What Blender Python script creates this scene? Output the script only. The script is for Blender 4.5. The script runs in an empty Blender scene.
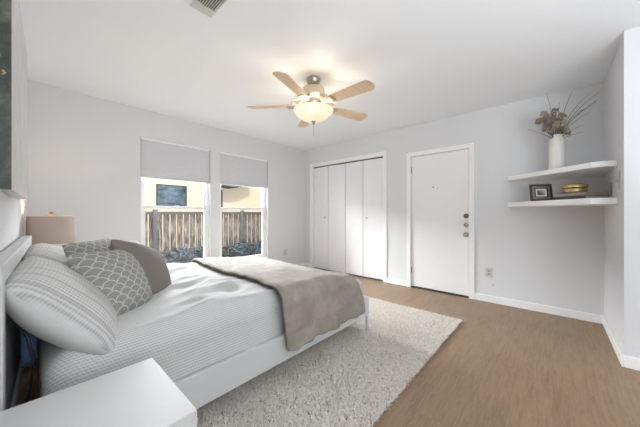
import bpy, bmesh, math, random
from mathutils import Vector, Matrix, noise
random.seed(7)
C = bpy.context.scene.collection
PI = math.pi
def R(d): return math.radians(d)

# ------------------------------------------------------------ camera, world, lights, exposure
cam_d = bpy.data.cameras.new('camera'); cam = bpy.data.objects.new('camera', cam_d); C.objects.link(cam)
cam.location = (0, 0, 1.113)
cam.rotation_euler = (PI/2, 0, R(41.756) - PI/2)
cam_d.sensor_width = 36; cam_d.lens = 36*261/640; cam_d.clip_start = 0.02; cam_d.clip_end = 200
bpy.context.scene.camera = cam

W = bpy.data.worlds.new('sky'); bpy.context.scene.world = W; W.use_nodes = True
bg = W.node_tree.nodes['Background']; bg.inputs[0].default_value = (0.84, 0.92, 1.0, 1); bg.inputs[1].default_value = 1.0

def light(name, kind, loc, rot, energy, color=(1, 1, 1), size=None, size_y=None, angle=None):
    d = bpy.data.lights.new(name, kind); d.energy = energy; d.color = color
    if kind == 'AREA':
        d.shape = 'RECTANGLE'; d.size = size; d.size_y = size_y or size
    if kind == 'POINT' and size: d.shadow_soft_size = size
    if angle: d.angle = angle
    o = bpy.data.objects.new(name, d); o.location = loc; o.rotation_euler = rot; C.objects.link(o)
    return o
def aim(o, target):
    o.rotation_euler = (Vector(target) - o.location).to_track_quat('-Z', 'Y').to_euler()

sun = light('sun', 'SUN', (0, -5, 9), (0, 0, 0), 2.2, (1, 0.95, 0.88), angle=R(0.6)); aim(sun, (1.5, 1.0, 4.0))
# daylight entering by the two windows
for x in (1.40, 2.467):
    p = light('window_daylight', 'AREA', (x, 4.06, 1.2), (R(90), 0, PI), 1, size=0.9, size_y=1.75)
    p.data.cycles.is_portal = True; aim(p, (x, 0, 1.2))
sky_fill = light('open_sky_daylight', 'AREA', (2.1, 6.6, 2.75), (0, 0, 0), 1950, (0.94, 0.975, 1), size=5.0, size_y=1.3); aim(sky_fill, (1.9, 2.2, .7))  # added area lamp above the fence, out of view, boosts the window light
# added fill lamps, out of view behind the camera, aimed up at the ceiling
bounce = light('bounce_flash', 'AREA', (0.35, -1.6, 1.15), (PI, 0, 0), 16, (0.915, 0.965, 1), size=1.4); aim(bounce, (1.3, 2.4, 2.44))
bounce_up = light('ceiling_bounce', 'AREA', (0.4, -1.6, 1.1), (PI, 0, 0), 76, (0.915, 0.965, 1), size=1.4)
vs = bpy.context.scene.view_settings
vs.view_transform = 'Standard'; vs.look = 'None'; vs.gamma = 1; vs.use_curve_mapping = False
vs.exposure = 0.2
bpy.context.scene.cycles.max_bounces = 12
bpy.context.scene.cycles.diffuse_bounces = 7
bpy.context.scene.cycles.use_denoising = True

# ------------------------------------------------------------ materials
def lin(c):
    return tuple((v/12.92 if v <= .04045 else ((v+.055)/1.055)**2.4) for v in [k/255 for k in c]) + (1,)
def mat(name, rgb, rough=.5, metal=0, bump=0, bscale=60, **kw):
    m = bpy.data.materials.new(name); m.use_nodes = True
    nt = m.node_tree; b = nt.nodes['Principled BSDF']
    b.inputs['Base Color'].default_value = lin(rgb); b.inputs['Roughness'].default_value = rough
    b.inputs['Metallic'].default_value = metal
    for k, v in kw.items():
        b.inputs[k.replace('_', ' ')].default_value = v
    tc = nt.nodes.new('ShaderNodeTexCoord')
    n = nt.nodes.new('ShaderNodeTexNoise'); n.inputs['Scale'].default_value = bscale; n.inputs['Detail'].default_value = 4
    nt.links.new(tc.outputs['Object'], n.inputs['Vector'])
    if bump:
        bp = nt.nodes.new('ShaderNodeBump'); bp.inputs['Strength'].default_value = bump; bp.inputs['Distance'].default_value = .01
        nt.links.new(n.outputs['Fac'], bp.inputs['Height']); nt.links.new(bp.outputs[0], b.inputs['Normal'])
    # faint variation of the surface colour
    mx = nt.nodes.new('ShaderNodeMixRGB'); mx.blend_type = 'MULTIPLY'; mx.inputs['Fac'].default_value = .05
    mx.inputs[1].default_value = lin(rgb); nt.links.new(n.outputs['Fac'], mx.inputs[2])
    nt.links.new(mx.outputs[0], b.inputs['Base Color'])
    return m
class NT:
    """small node helper"""
    def __init__(s, m): s.t = m.node_tree; s.b = s.t.nodes['Principled BSDF']
    def n(s, kind, **kw):
        x = s.t.nodes.new('ShaderNode' + kind)
        for k, v in kw.items(): setattr(x, k, v)
        return x
    def l(s, a, b): s.t.links.new(a, b)
    def math(s, op, a, b=None, c=None):
        x = s.n('Math', operation=op)
        for i, v in enumerate((a, b, c)):
            if v is None: continue
            if isinstance(v, (int, float)): x.inputs[i].default_value = v
            else: s.l(v, x.inputs[i])
        return x.outputs[0]
    def xyz(s, kind='Object'):
        tc = s.n('TexCoord'); sp = s.n('SeparateXYZ'); s.l(tc.outputs[kind], sp.inputs[0])
        return tc.outputs[kind], sp.outputs[0], sp.outputs[1], sp.outputs[2]
    def noise(s, vec, scale, detail=4, rough=.5, mul=None):
        if mul:
            mp = s.n('Mapping'); mp.inputs['Scale'].default_value = mul; s.l(vec, mp.inputs[0]); vec = mp.outputs[0]
        x = s.n('TexNoise'); x.inputs['Scale'].default_value = scale; x.inputs['Detail'].default_value = detail
        x.inputs['Roughness'].default_value = rough; s.l(vec, x.inputs['Vector']); return x.outputs['Fac']
    def ramp(s, fac, stops):
        x = s.n('ValToRGB'); e = x.color_ramp.elements
        e[0].position, e[0].color = stops[0][0], lin(stops[0][1]); e[1].position, e[1].color = stops[-1][0], lin(stops[-1][1])
        for p, c in stops[1:-1]:
            q = e.new(p); q.color = lin(c)
        s.l(fac, x.inputs[0]); return x.outputs[0]
    def mix(s, fac, a, b, mode='MIX'):
        x = s.n('MixRGB', blend_type=mode)
        for i, v in enumerate((fac, a, b)):
            if isinstance(v, (int, float)): x.inputs[i].default_value = v
            elif isinstance(v, tuple): x.inputs[i].default_value = lin(v)
            else: s.l(v, x.inputs[i])
        return x.outputs[0]
    def color(s, c): s.l(c, s.b.inputs['Base Color'])
    def bump(s, h, strength=.3, dist=.01):
        x = s.n('Bump'); x.inputs['Strength'].default_value = strength; x.inputs['Distance'].default_value = dist
        s.l(h, x.inputs['Height']); s.l(x.outputs[0], s.b.inputs['Normal'])

M = {}
M['wall'] = mat('wall_paint', (221, 222, 224), .75, bump=.04, bscale=180)
M['ceiling'] = mat('ceiling_paint', (239, 242, 246), .85, bump=.05, bscale=140)
M['trim'] = mat('white_trim', (244, 244, 244), .35)
M['door'] = mat('white_door', (240, 240, 242), .3)
M['vinyl'] = mat('white_vinyl', (240, 241, 243), .4)
M['white_wood'] = mat('white_lacquer', (204, 204, 203), .5)
M['dark'] = mat('dark_gap', (28, 28, 30), .8)
M['nickel'] = mat('brushed_nickel', (186, 178, 166), .32, 1)
M['motor'] = mat('satin_nickel_motor', (214, 200, 178), .4, .5)
M['bronze'] = mat('aged_nickel', (120, 112, 104), .35, 1)
M['plate'] = mat('cover_plate', (206, 204, 197), .4)
M['grey_plate'] = mat('grey_plate', (165, 165, 165), .45)
M['sock'] = mat('socket_face', (172, 169, 162), .45)
M['slot'] = mat('slot', (110, 108, 102), .6)
M['vent'] = mat('vent_enamel', (200, 200, 194), .45)
M['vent_dark'] = mat('vent_duct', (70, 70, 68), .8)
M['gold'] = mat('gold_metal', (196, 176, 128), .4, 1, bump=.1, bscale=90)
M['ceramic'] = mat('white_ceramic', (232, 231, 226), .3)
M['black_cord'] = mat('black_cord', (22, 22, 24), .5)
M['blue_cloth'] = mat('blue_cloth', (84, 112, 158), .8, bump=.3, bscale=40)
M['sham_back'] = mat('white_cotton', (208, 207, 204), .9, bump=.15, bscale=22)
M['mattress'] = mat('mattress_ticking', (235, 233, 228), .9, bump=.2, bscale=60)
M['grey_linen'] = mat('pale_grey_linen', (190, 188, 185), .9, bump=.2, bscale=160)
M['shade_white'] = mat('cream_lining', (240, 225, 200), .8)
M['book_dark'] = mat('dark_book_cover', (72, 66, 62), .6)
M['book_tan'] = mat('tan_book_cover', (150, 140, 130), .6)
M['pages'] = mat('aged_pages', (176, 168, 156), .8)
M['paper'] = mat('paper', (232, 228, 218), .8)
M['frame_dark'] = mat('dark_frame', (64, 56, 50), .4)
M['frame_silver'] = mat('silver_frame_bead', (150, 143, 134), .35, .8)
M['grass'] = mat('dry_grass', (126, 116, 104), .8)
M['stem'] = mat('dry_stem', (110, 96, 78), .8)
M['petal_brown'] = mat('dried_petal_brown', (164, 146, 126), .85)
M['petal_mauve'] = mat('dried_petal_mauve', (144, 128, 126), .85)
M['petal_cream'] = mat('dried_petal_cream', (190, 178, 152), .85)
M['siding'] = mat('cream_stucco', (222, 207, 182), .9, bump=.1, bscale=30)
M['siding_white'] = mat('house_trim', (238, 236, 230), .8)
M['dark_roof'] = mat('shingles', (92, 88, 88), .9, bump=.4, bscale=25)
M['post'] = mat('fence_post', (58, 56, 58), .8, bump=.2)
def house_glass_mat():
    m = mat('house_window_glass', (88, 116, 138), .15); k = NT(m)
    v, x, y, z = k.xyz()
    n = k.noise(v, 2.2, 4, .6, (1, 1, 2.2))
    k.color(k.ramp(n, [(.36, (48, 54, 60)), (.46, (72, 88, 100)), (.62, (104, 122, 134))]))  # dark and bluish reflections painted into the pane colour
    return m
M['house_glass'] = house_glass_mat()
M['rail_wood'] = mat('fence_rail', (52, 47, 44), .85, bump=.2)
M['leaf_shrub'] = mat('shrub_leaf', (26, 36, 40), .9)
M['finial'] = mat('brass_finial', (170, 140, 95), .3, 1)

def floor_mat():
    m = mat('oak_laminate', (165, 135, 110), .42); k = NT(m)
    v, x, y, z = k.xyz()
    row = k.math('FLOOR', k.math('DIVIDE', y, .19))
    wn = k.n('TexWhiteNoise', noise_dimensions='1D'); k.l(row, wn.inputs['W'])
    xo = k.math('ADD', x, k.math('MULTIPLY', wn.outputs['Value'], 3.1))
    plank = k.math('FLOOR', k.math('DIVIDE', xo, 1.4))
    cb = k.n('CombineXYZ'); k.l(row, cb.inputs[0]); k.l(plank, cb.inputs[1])
    w2 = k.n('TexWhiteNoise', noise_dimensions='3D'); k.l(cb.outputs[0], w2.inputs['Vector'])
    off = k.n('VectorMath', operation='MULTIPLY_ADD'); k.l(w2.outputs['Color'], off.inputs[0]); off.inputs[1].default_value = (9, 9, 9); k.l(v, off.inputs[2])
    g = k.noise(off.outputs[0], 5, 7, .6, (1, 11, 1))
    g2 = k.noise(off.outputs[0], 30, 4, .6, (.6, 9, 1))
    g3 = k.noise(off.outputs[0], 2.2, 3, .5, (1, 2.5, 1))
    c = k.ramp(g, [(.28, (108, 85, 62)), (.5, (146, 119, 91)), (.72, (164, 137, 108))])
    c = k.mix(.35, c, k.ramp(g2, [(.32, (98, 77, 56)), (.66, (168, 141, 112))]))
    c = k.mix(.25, c, k.ramp(g3, [(.3, (118, 96, 74)), (.7, (164, 138, 110))]))
    tint = k.mix(k.math('MULTIPLY', w2.outputs['Value'], .22), c, (128, 106, 86))
    fy = k.math('FRACT', k.math('DIVIDE', y, .19)); fx = k.math('FRACT', k.math('DIVIDE', xo, 1.4))
    sy = k.math('LESS_THAN', fy, .012); sx = k.math('LESS_THAN', fx, .002)
    seam = k.math('MAXIMUM', sy, sx)
    k.color(k.mix(k.math('MULTIPLY', seam, .3), tint, (84, 66, 52)))
    k.bump(g2, .06, .004)
    return m
M['floor'] = floor_mat()

def coverlet_mat():
    m = mat('ribbed_coverlet', (214, 212, 208), .9, Sheen_Weight=.15); k = NT(m)
    v, x, y, z = k.xyz()
    t = k.math('ADD', y, z)
    row = k.math('DIVIDE', t, .0145)
    rs = k.math('SINE', k.math('MULTIPLY', row, 2*PI))
    u = k.math('ADD', k.math('DIVIDE', x, .0125), k.math('MULTIPLY', k.math('FLOOR', row), .5))
    us = k.math('SINE', k.math('MULTIPLY', u, 2*PI))
    h = k.math('ADD', k.math('MULTIPLY', rs, .7), k.math('MULTIPLY', us, .3))
    f = k.math('MULTIPLY_ADD', h, .5, .5)
    k.color(k.ramp(f, [(.05, (172, 172, 171)), (.4, (198, 198, 197)), (.9, (208, 208, 208))]))
    k.bump(f, .25, .003)
    return m
M['coverlet'] = coverlet_mat()

def sham_mat():
    m = mat('ribbed_sham', (214, 212, 208), .9); k = NT(m)
    v, x, y, z = k.xyz()
    rs = k.math('SINE', k.math('MULTIPLY', k.math('DIVIDE', x, .017), 2*PI))
    us = k.math('SINE', k.math('MULTIPLY', k.math('DIVIDE', y, .012), 2*PI))
    f = k.math('MULTIPLY_ADD', k.math('ADD', k.math('MULTIPLY', rs, .7), k.math('MULTIPLY', us, .3)), .5, .5)
    band = k.math('SINE', k.math('MULTIPLY', k.math('DIVIDE', x, .085), 2*PI))
    c = k.ramp(f, [(.05, (172, 171, 169)), (.5, (200, 199, 197)), (.9, (210, 209, 207))])
    k.color(k.mix(k.math('MULTIPLY', k.math('GREATER_THAN', band, .86), .35), c, (140, 139, 136)))
    k.bump(f, .5, .006)
    return m
M['sham'] = sham_mat()

def scallop_mat():
    m = mat('scallop_fabric', (150, 150, 144), .9); k = NT(m)
    v, x, y, z = k.xyz()
    s = .058; hgt = .029
    best = None
    # overlapping fish scales: for each pixel test the row it is in and the one below it
    ry = k.math('DIVIDE', y, hgt)
    row = k.math('FLOOR', ry)
    def ring(dr):
        r = k.math('ADD', row, dr)
        odd = k.math('MULTIPLY', k.math('MODULO', k.math('ADD', r, 200), 2), .5)
        xs = k.math('SUBTRACT', k.math('FRACT', k.math('ADD', k.math('DIVIDE', x, s), k.math('ADD', odd, 50))), .5)
        yy = k.math('MULTIPLY', k.math('SUBTRACT', ry, r), hgt/s)
        d = k.math('SQRT', k.math('ADD', k.math('MULTIPLY', xs, xs), k.math('MULTIPLY', yy, yy)))
        return d
    d0, d1 = ring(0), ring(-1)
    inside = k.math('LESS_THAN', d1, .5)
    # scales of the lower row lie on top
    d = k.math('ADD', k.math('MULTIPLY', inside, d1), k.math('MULTIPLY', k.math('SUBTRACT', 1, inside), d0))
    e0 = k.math('GREATER_THAN', d, .44); e0 = k.math('MULTIPLY', e0, k.math('LESS_THAN', d, .53))
    n = k.noise(v, 160, 3)
    base = k.mix(n, (134, 134, 128), (158, 157, 152))
    k.color(k.mix(e0, base, (192, 191, 185)))
    k.bump(e0, .4, .004)
    return m
M['scallop'] = scallop_mat()

def taupe_mat():
    m = mat('taupe_velvet_cushion', (138, 131, 124), .9); k = NT(m)
    v, x, y, z = k.xyz()
    n = k.noise(v, 220, 3); n2 = k.noise(v, 6, 3)
    k.color(k.mix(n2, k.mix(n, (112, 106, 100), (132, 125, 118)), (124, 118, 111)))
    k.bump(n, .25, .004)
    return m
M['taupe'] = taupe_mat()

def throw_mat():
    m = mat('beige_plush_throw', (188, 180, 168), .9, Sheen_Weight=.1, Sheen_Roughness=.4); k = NT(m)
    v, x, y, z = k.xyz()
    n = k.noise(v, 7, 5, .6); n2 = k.noise(v, 150, 3)
    c = k.ramp(n, [(.3, (124, 116, 106)), (.5, (144, 136, 126)), (.7, (164, 157, 148))])
    k.color(k.mix(.25, c, k.mix(n2, (142, 135, 125), (180, 174, 164))))
    k.bump(n2, .25, .005)
    return m
M['throw'] = throw_mat()

def rug_mat():
    m = mat('shag_rug_yarn', (216, 206, 192), .95); k = NT(m)
    v, x, y, z = k.xyz()
    n = k.noise(v, 45, 4, .7); n2 = k.noise(v, 3, 3)
    c = k.ramp(n, [(.3, (208, 199, 187)), (.55, (235, 229, 221)), (.8, (246, 243, 238))])
    k.color(c)
    return m
M['rug'] = rug_mat()
M['rug_back'] = mat('rug_backing', (128, 110, 92), .95)  # darkened so its colour adds shade between the tufts

def headboard_panel_mat():
    m = mat('woven_headboard_panel', (170, 168, 166), .85); k = NT(m)
    v, x, y, z = k.xyz()
    a = k.math('SINE', k.math('MULTIPLY', y, 2*PI/.014)); b = k.math('SINE', k.math('MULTIPLY', z, 2*PI/.014))
    f = k.math('MULTIPLY_ADD', k.math('MULTIPLY', a, b), .5, .5)
    k.color(k.ramp(f, [(.1, (150, 148, 146)), (.9, (192, 190, 188))])); k.bump(f, .4, .004)
    return m
M['hb_panel'] = headboard_panel_mat()

def blade_mat():
    m = mat('maple_blade', (205, 178, 150), .45); k = NT(m)
    v, x, y, z = k.xyz()
    n = k.noise(v, 6, 6, .6, (1, 14, 1))
    k.color(k.ramp(n, [(.3, (206, 178, 148)), (.7, (230, 206, 178))]))
    return m
M['blade'] = blade_mat()
M['blade_edge'] = mat('blade_edge', (120, 96, 76), .5)

def glass_bowl_mat():
    m = mat('alabaster_glass', (244, 226, 196), .35); k = NT(m)
    v, x, y, z = k.xyz()
    n = k.noise(v, 9, 4)
    c = k.ramp(n, [(.3, (244, 222, 186)), (.7, (255, 244, 222))])
    k.color(c); k.l(c, k.b.inputs['Emission Color']); k.b.inputs['Emission Strength'].default_value = .36
    return m
M['bowl'] = glass_bowl_mat()

def lampshade_mat():
    m = mat('taupe_lampshade', (176, 154, 142), .85); k = NT(m)
    v, x, y, z = k.xyz()
    n = k.noise(v, 60, 4, .6, (1, 1, 12))
    k.color(k.mix(n, (176, 160, 150), (194, 178, 168)))
    k.b.inputs['Subsurface Weight'].default_value = 0
    return m
M['lampshade'] = lampshade_mat()

def blind_mat():
    m = mat('cellular_shade_fabric', (214, 214, 216), .85); k = NT(m)
    v, x, y, z = k.xyz()
    n = k.noise(v, 40, 3, .5, (1, 1, 6))
    k.color(k.mix(n, (200, 201, 204), (214, 214, 217)))
    out = k.t.nodes['Material Output']; tr = k.n('BsdfTranslucent'); tr.inputs[0].default_value = (.8, .82, .86, 1)
    mx = k.n('MixShader'); mx.inputs[0].default_value = .05
    k.l(k.b.outputs[0], mx.inputs[1]); k.l(tr.outputs[0], mx.inputs[2]); k.l(mx.outputs[0], out.inputs[0])
    return m
M['blind'] = blind_mat()

def glass_mat():
    m = bpy.data.materials.new('window_glass'); m.use_nodes = True; nt = m.node_tree
    nt.nodes.remove(nt.nodes['Principled BSDF']); out = nt.nodes['Material Output']
    t = nt.nodes.new('ShaderNodeBsdfTransparent'); g = nt.nodes.new('ShaderNodeBsdfGlossy'); g.inputs['Roughness'].default_value = .02
    fr = nt.nodes.new('ShaderNodeFresnel'); fr.inputs[0].default_value = 1.3
    mx = nt.nodes.new('ShaderNodeMixShader')
    nt.links.new(fr.outputs[0], mx.inputs[0]); nt.links.new(t.outputs[0], mx.inputs[1]); nt.links.new(g.outputs[0], mx.inputs[2])
    nt.links.new(mx.outputs[0], out.inputs[0]); return m
M['glass'] = glass_mat()

def painting_mat():
    m = mat('abstract_painting', (90, 92, 88), .4); k = NT(m)
    v, x, y, z = k.xyz()          # y runs along the wall, z up, origin at the lower near corner
    n = k.noise(v, 3.0, 6, .65, (1, 3, 1)); n2 = k.noise(v, 9, 5, .7, (1, 4, 1))
    dark = k.ramp(n, [(.3, (26, 28, 28)), (.5, (62, 68, 62)), (.62, (120, 118, 96)), (.75, (176, 178, 174))])
    pale = k.ramp(n2, [(.25, (150, 152, 154)), (.45, (206, 206, 206)), (.7, (228, 228, 228))])  # white grazing sheen of the canvas face, put into its colour
    f = k.math('MULTIPLY', k.math('ADD', k.math('MULTIPLY', y, 40), k.math('MULTIPLY', n2, .6)), 1)
    f = k.math('MINIMUM', k.math('MAXIMUM', k.math('SUBTRACT', f, .3), 0), 1)
    c = k.mix(f, dark, pale)
    gold = k.math('MULTIPLY', k.math('GREATER_THAN', n2, .58), k.math('MULTIPLY', k.math('GREATER_THAN', z, .42), k.math('LESS_THAN', z, .62)))
    k.color(k.mix(k.math('MULTIPLY', gold, k.math('SUBTRACT', 1, f)), c, (176, 152, 78)))
    return m
M['painting'] = painting_mat()

def fence_mat():
    m = mat('weathered_fence', (170, 158, 146), .9); k = NT(m)
    v, x, y, z = k.xyz()
    n = k.noise(v, 8, 5, .65, (3, 1, .5))
    k.color(k.ramp(n, [(.36, (42, 38, 35)), (.5, (72, 65, 59)), (.68, (132, 122, 110))]))
    return m
M['fence'] = fence_mat()

def photo_mat():
    m = mat('small_photo_print', (150, 150, 150), .3); k = NT(m)
    v, x, y, z = k.xyz()
    k.color(k.ramp(k.noise(v, 22, 4), [(.35, (70, 70, 72)), (.5, (150, 146, 140)), (.65, (214, 210, 204))]))
    return m
M['photo'] = photo_mat()
M['ground'] = mat('outdoor_soil', (150, 142, 128), .95, bump=.3, bscale=12)

# ------------------------------------------------------------ mesh helpers
def bm_box(bm, lo, hi, mtx=None):
    vs_ = []
    for z in (lo[2], hi[2]):
        for x, y in ((lo[0], lo[1]), (hi[0], lo[1]), (hi[0], hi[1]), (lo[0], hi[1])):
            p = Vector((x, y, z)); vs_.append(bm.verts.new(mtx @ p if mtx else p))
    for f in ((3, 2, 1, 0), (4, 5, 6, 7), (0, 1, 5, 4), (1, 2, 6, 5), (2, 3, 7, 6), (3, 0, 4, 7)):
        bm.faces.new([vs_[i] for i in f])
def bm_prism(bm, pts, z0, z1, mtx=None):
    a = [bm.verts.new((mtx @ Vector((p[0], p[1], z0))) if mtx else (p[0], p[1], z0)) for p in pts]
    b = [bm.verts.new((mtx @ Vector((p[0], p[1], z1))) if mtx else (p[0], p[1], z1)) for p in pts]
    n = len(pts)
    bm.faces.new(a[::-1]); bm.faces.new(b)
    for i in range(n): bm.faces.new((a[i], a[(i+1) % n], b[(i+1) % n], b[i]))
def bm_lathe(bm, prof, seg=32, mtx=None, flute=0, nf=0, cap=True):
    rings = []
    for r, z in prof:
        ring = []
        for i in range(seg):
            a = 2*PI*i/seg
            rr = r*(1 - flute*(0.5+0.5*math.cos(nf*a))) if flute else r
            p = Vector((rr*math.cos(a), rr*math.sin(a), z)); ring.append(bm.verts.new(mtx @ p if mtx else p))
        rings.append(ring)
    for a, b in zip(rings, rings[1:]):
        for i in range(seg): bm.faces.new((a[i], a[(i+1) % seg], b[(i+1) % seg], b[i]))
    if cap and prof[0][0] > 1e-5: bm.faces.new(rings[0][::-1])
    if prof[-1][0] > 1e-5: bm.faces.new(rings[-1])
def bm_tube(bm, pts, rad, seg=8):
    pts = [Vector(p) for p in pts]; rings = []
    up = Vector((0, 0, 1))
    for i, p in enumerate(pts):
        t = (pts[min(i+1, len(pts)-1)] - pts[max(i-1, 0)]).normalized()
        s = t.cross(up); s = s.normalized() if s.length > 1e-3 else Vector((1, 0, 0)); w = s.cross(t)
        r = rad[i] if isinstance(rad, (list, tuple)) else rad
        rings.append([bm.verts.new(p + s*r*math.cos(2*PI*k/seg) + w*r*math.sin(2*PI*k/seg)) for k in range(seg)])
    for a, b in zip(rings, rings[1:]):
        for k in range(seg): bm.faces.new((a[k], a[(k+1) % seg], b[(k+1) % seg], b[k]))
    bm.faces.new(rings[0][::-1]); bm.faces.new(rings[-1])
def obj(name, bm, m, parent=None, bevel=0, smooth=False, mats=None):
    bmesh.ops.recalc_face_normals(bm, faces=bm.faces)
    me = bpy.data.meshes.new(name); bm.to_mesh(me); bm.free()
    for x in ([M[m]] if isinstance(m, str) else m): me.materials.append(x)
    o = bpy.data.objects.new(name, me); C.objects.link(o)
    if smooth:
        for p in me.polygons: p.use_smooth = True
    if parent: o.parent = parent
    if bevel:
        b = o.modifiers.new('bevel', 'BEVEL'); b.width = bevel; b.segments = 2; b.limit_method = 'ANGLE'; b.angle_limit = R(40)
    return o
def box(name, lo, hi, m, parent=None, bevel=0):
    bm = bmesh.new(); bm_box(bm, lo, hi); return obj(name, bm, m, parent, bevel)
def boxes(name, lst, m, parent=None, bevel=0):
    bm = bmesh.new()
    for lo, hi in lst: bm_box(bm, lo, hi)
    return obj(name, bm, m, parent, bevel)
def lathe(name, prof, m, parent=None, mtx=None, seg=32, **kw):
    bm = bmesh.new(); bm_lathe(bm, prof, seg, mtx, **kw); return obj(name, bm, m, parent, smooth=True)
def tube(name, pts, rad, m, parent=None, seg=8):
    bm = bmesh.new(); bm_tube(bm, pts, rad, seg); return obj(name, bm, m, parent, smooth=True)
def sharp(o, deg=35):
    for e in o.data.polygons: pass
    m = o.modifiers.new('edges', 'EDGE_SPLIT'); m.split_angle = R(deg); return o
def tag(o, label, cat, group=None):
    o['label'] = label; o['category'] = cat
    if group: o['group'] = group
    return o
def thing(name, label, cat, loc=(0, 0, 0), rz=0, group=None):
    o = bpy.data.objects.new(name, None); C.objects.link(o); o.empty_display_size = .1
    o.location = loc; o.rotation_euler = (0, 0, rz); return tag(o, label, cat, group)
def struct(o):
    o['kind'] = 'structure'; return o
def dup(root, loc, rz, label, group=None):
    def cp(o, par):
        c = o.copy(); C.objects.link(c)
        if par: c.parent = par
        for ch in list(o.children): cp(ch, c)
        return c
    r = cp(root, None); r.location = loc; r.rotation_euler = (0, 0, rz); r['label'] = label
    if group: r['group'] = group
    return r

# ------------------------------------------------------------ room shell
H = 2.44; XE = 3.865; YN = 3.89; YS = -3.9; XW0 = -0.155   # west wall runs from (-.155, 0) to (0, 3.89), slightly out of square
def xw(y): return XW0 + .155*y/3.89
def poly_slab(name, pts, z0, z1, m):
    bm = bmesh.new(); bm_prism(bm, pts, z0, z1); return struct(obj(name, bm, m))
poly_slab('floor', [(xw(YS)-.12, YS-.12), (4.7, YS-.12), (4.7, YN+.13), (xw(YN)-.12, YN+.13)], -.05, 0, 'floor')
poly_slab('ceiling', [(xw(YS)-.12, YS-.12), (4.7, YS-.12), (4.7, YN+.13), (xw(YN)-.12, YN+.13)], H, H+.12, 'ceiling')
bm = bmesh.new(); bm_prism(bm, [(xw(YS)-.12, YS-.12), (xw(YS), YS-.12), (xw(YN), YN), (xw(YN), YN+.13), (-.12, YN+.13)], 0, H)
struct(obj('wall_west', bm, 'wall'))
WX = [(.952, 1.854), (2.006, 2.928)]; WZ = (.30, 2.09)
struct(boxes('wall_north', [((0, YN, 0), (XE, YN+.13, WZ[0])), ((0, YN, WZ[1]), (XE, YN+.13, H)), ((0, YN, WZ[0]), (WX[0][0], YN+.13, WZ[1])),
       ((WX[0][1], YN, WZ[0]), (WX[1][0], YN+.13, WZ[1])), ((WX[1][1], YN, WZ[0]), (XE, YN+.13, WZ[1]))], 'wall'))
CY = (2.065, 3.644); CZ = 2.055; DY = (.822, 1.606); DZ = 1.972
struct(boxes('wall_east', [((XE, -.385, 0), (XE+.12, DY[0], H)), ((XE, DY[0], DZ), (XE+.12, DY[1], H)), ((XE, DY[1], 0), (XE+.12, CY[0], H)),
       ((XE, CY[0], CZ), (XE+.12, CY[1], H)), ((XE, CY[1], 0), (XE+.12, YN+.13, H)),
       ((XE+.12, DY[0]-.1, 0), (XE+.16, DY[1]+.1, H)), ((XE+.62, CY[0]-.1, 0), (XE+.68, CY[1]+.1, H)),
       ((XE+.12, CY[0]-.12, 0), (XE+.68, CY[0]-.06, H)), ((XE+.12, CY[1]+.06, 0), (XE+.68, CY[1]+.12, H))], 'wall'))
XS = 2.888
struct(box('wall_southeast', (XS, YS, 0), (XE+.12, -.385, H), 'wall'))
struct(box('wall_south', (xw(YS)-.02, YS-.12, 0), (XS, YS, H), 'wall'))
# baseboards
bh, bt = .085, .014
def base(name, segs):
    bm = bmesh.new()
    for lo, hi in segs:
        bm_box(bm, lo, hi)
    return struct(obj(name, bm, 'trim', bevel=.004))
base('baseboard_east', [((XE-bt, -.385, 0), (XE, DY[0]-.06, bh)), ((XE-bt, DY[1]+.06, 0), (XE, CY[0]-.066, bh)), ((XE-bt, CY[1]+.066, 0), (XE, YN, bh))])
base('baseboard_north', [((0, YN-bt, 0), (XE-bt, YN, bh))])
base('baseboard_southeast', [((XS-bt, -.385, 0), (XE-bt, -.385+bt, bh)), ((XS-bt, YS, 0), (XS, -.385, bh))])
# corner bead of the projecting wall
# closet doors -----------------------------------------------------------
def casing(name, y0, y1, z1, w):
    return struct(boxes(name, [((XE-.018, y0-w, 0), (XE, y0, z1+w)), ((XE-.018, y1, 0), (XE, y1+w, z1+w)), ((XE-.018, y0, z1), (XE, y1, z1+w)),
           ((XE, y0, 0), (XE+.12, y0+.004, z1)), ((XE, y1-.004, 0), (XE+.12, y1, z1)), ((XE, y0, z1-.004), (XE+.12, y1, z1))], 'trim', bevel=.004))
casing('trim_1', CY[0], CY[1], CZ, .066)
casing('trim_2', DY[0], DY[1], DZ, .06)
d1 = struct(bpy.data.objects.new('door_1', None)); C.objects.link(d1); d1.location = (XE+.03, (CY[0]+CY[1])/2, 0)
pw = (CY[1]-CY[0]-.016)/4
fold = [0, .030, .004, .022, 0]
ys_ = [CY[1]-.008 - i*pw for i in range(5)]
for i in range(4):
    bm = bmesh.new()
    ya, yb = ys_[i]-d1.location.y, ys_[i+1]-d1.location.y
    xa, xb = (-fold[0], -.026) if i == 0 else ((-.026, 0) if i == 1 else ((0, -.014) if i == 2 else (-.014, 0)))
    g = .005
    bm_prism(bm, [(xa, ya-g), (xa+.03, ya-g), (xb+.03, yb+g), (xb, yb+g)], .022, CZ-.022)
    p = obj('bifold_panel', bm, 'door', d1, bevel=.003)
    if i in (0, 3):
        yk = (yb + .07) if i == 0 else (ya - .085)
        xk = -.022 if i == 0 else -.011
        lathe('knob', [(.004, 0), (.005, .012), (.0135, .016), (.0145, .024), (.009, .03), (0, .031)], 'nickel', p,
              Matrix.Translation((xk, yk, 1.035)) @ Matrix.Rotation(-PI/2, 4, 'Y'), 16)
box('track', (-.005, CY[0]+.005-d1.location.y, CZ-.018), (.03, CY[1]-.005-d1.location.y, CZ-.004), 'dark', d1)
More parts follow.
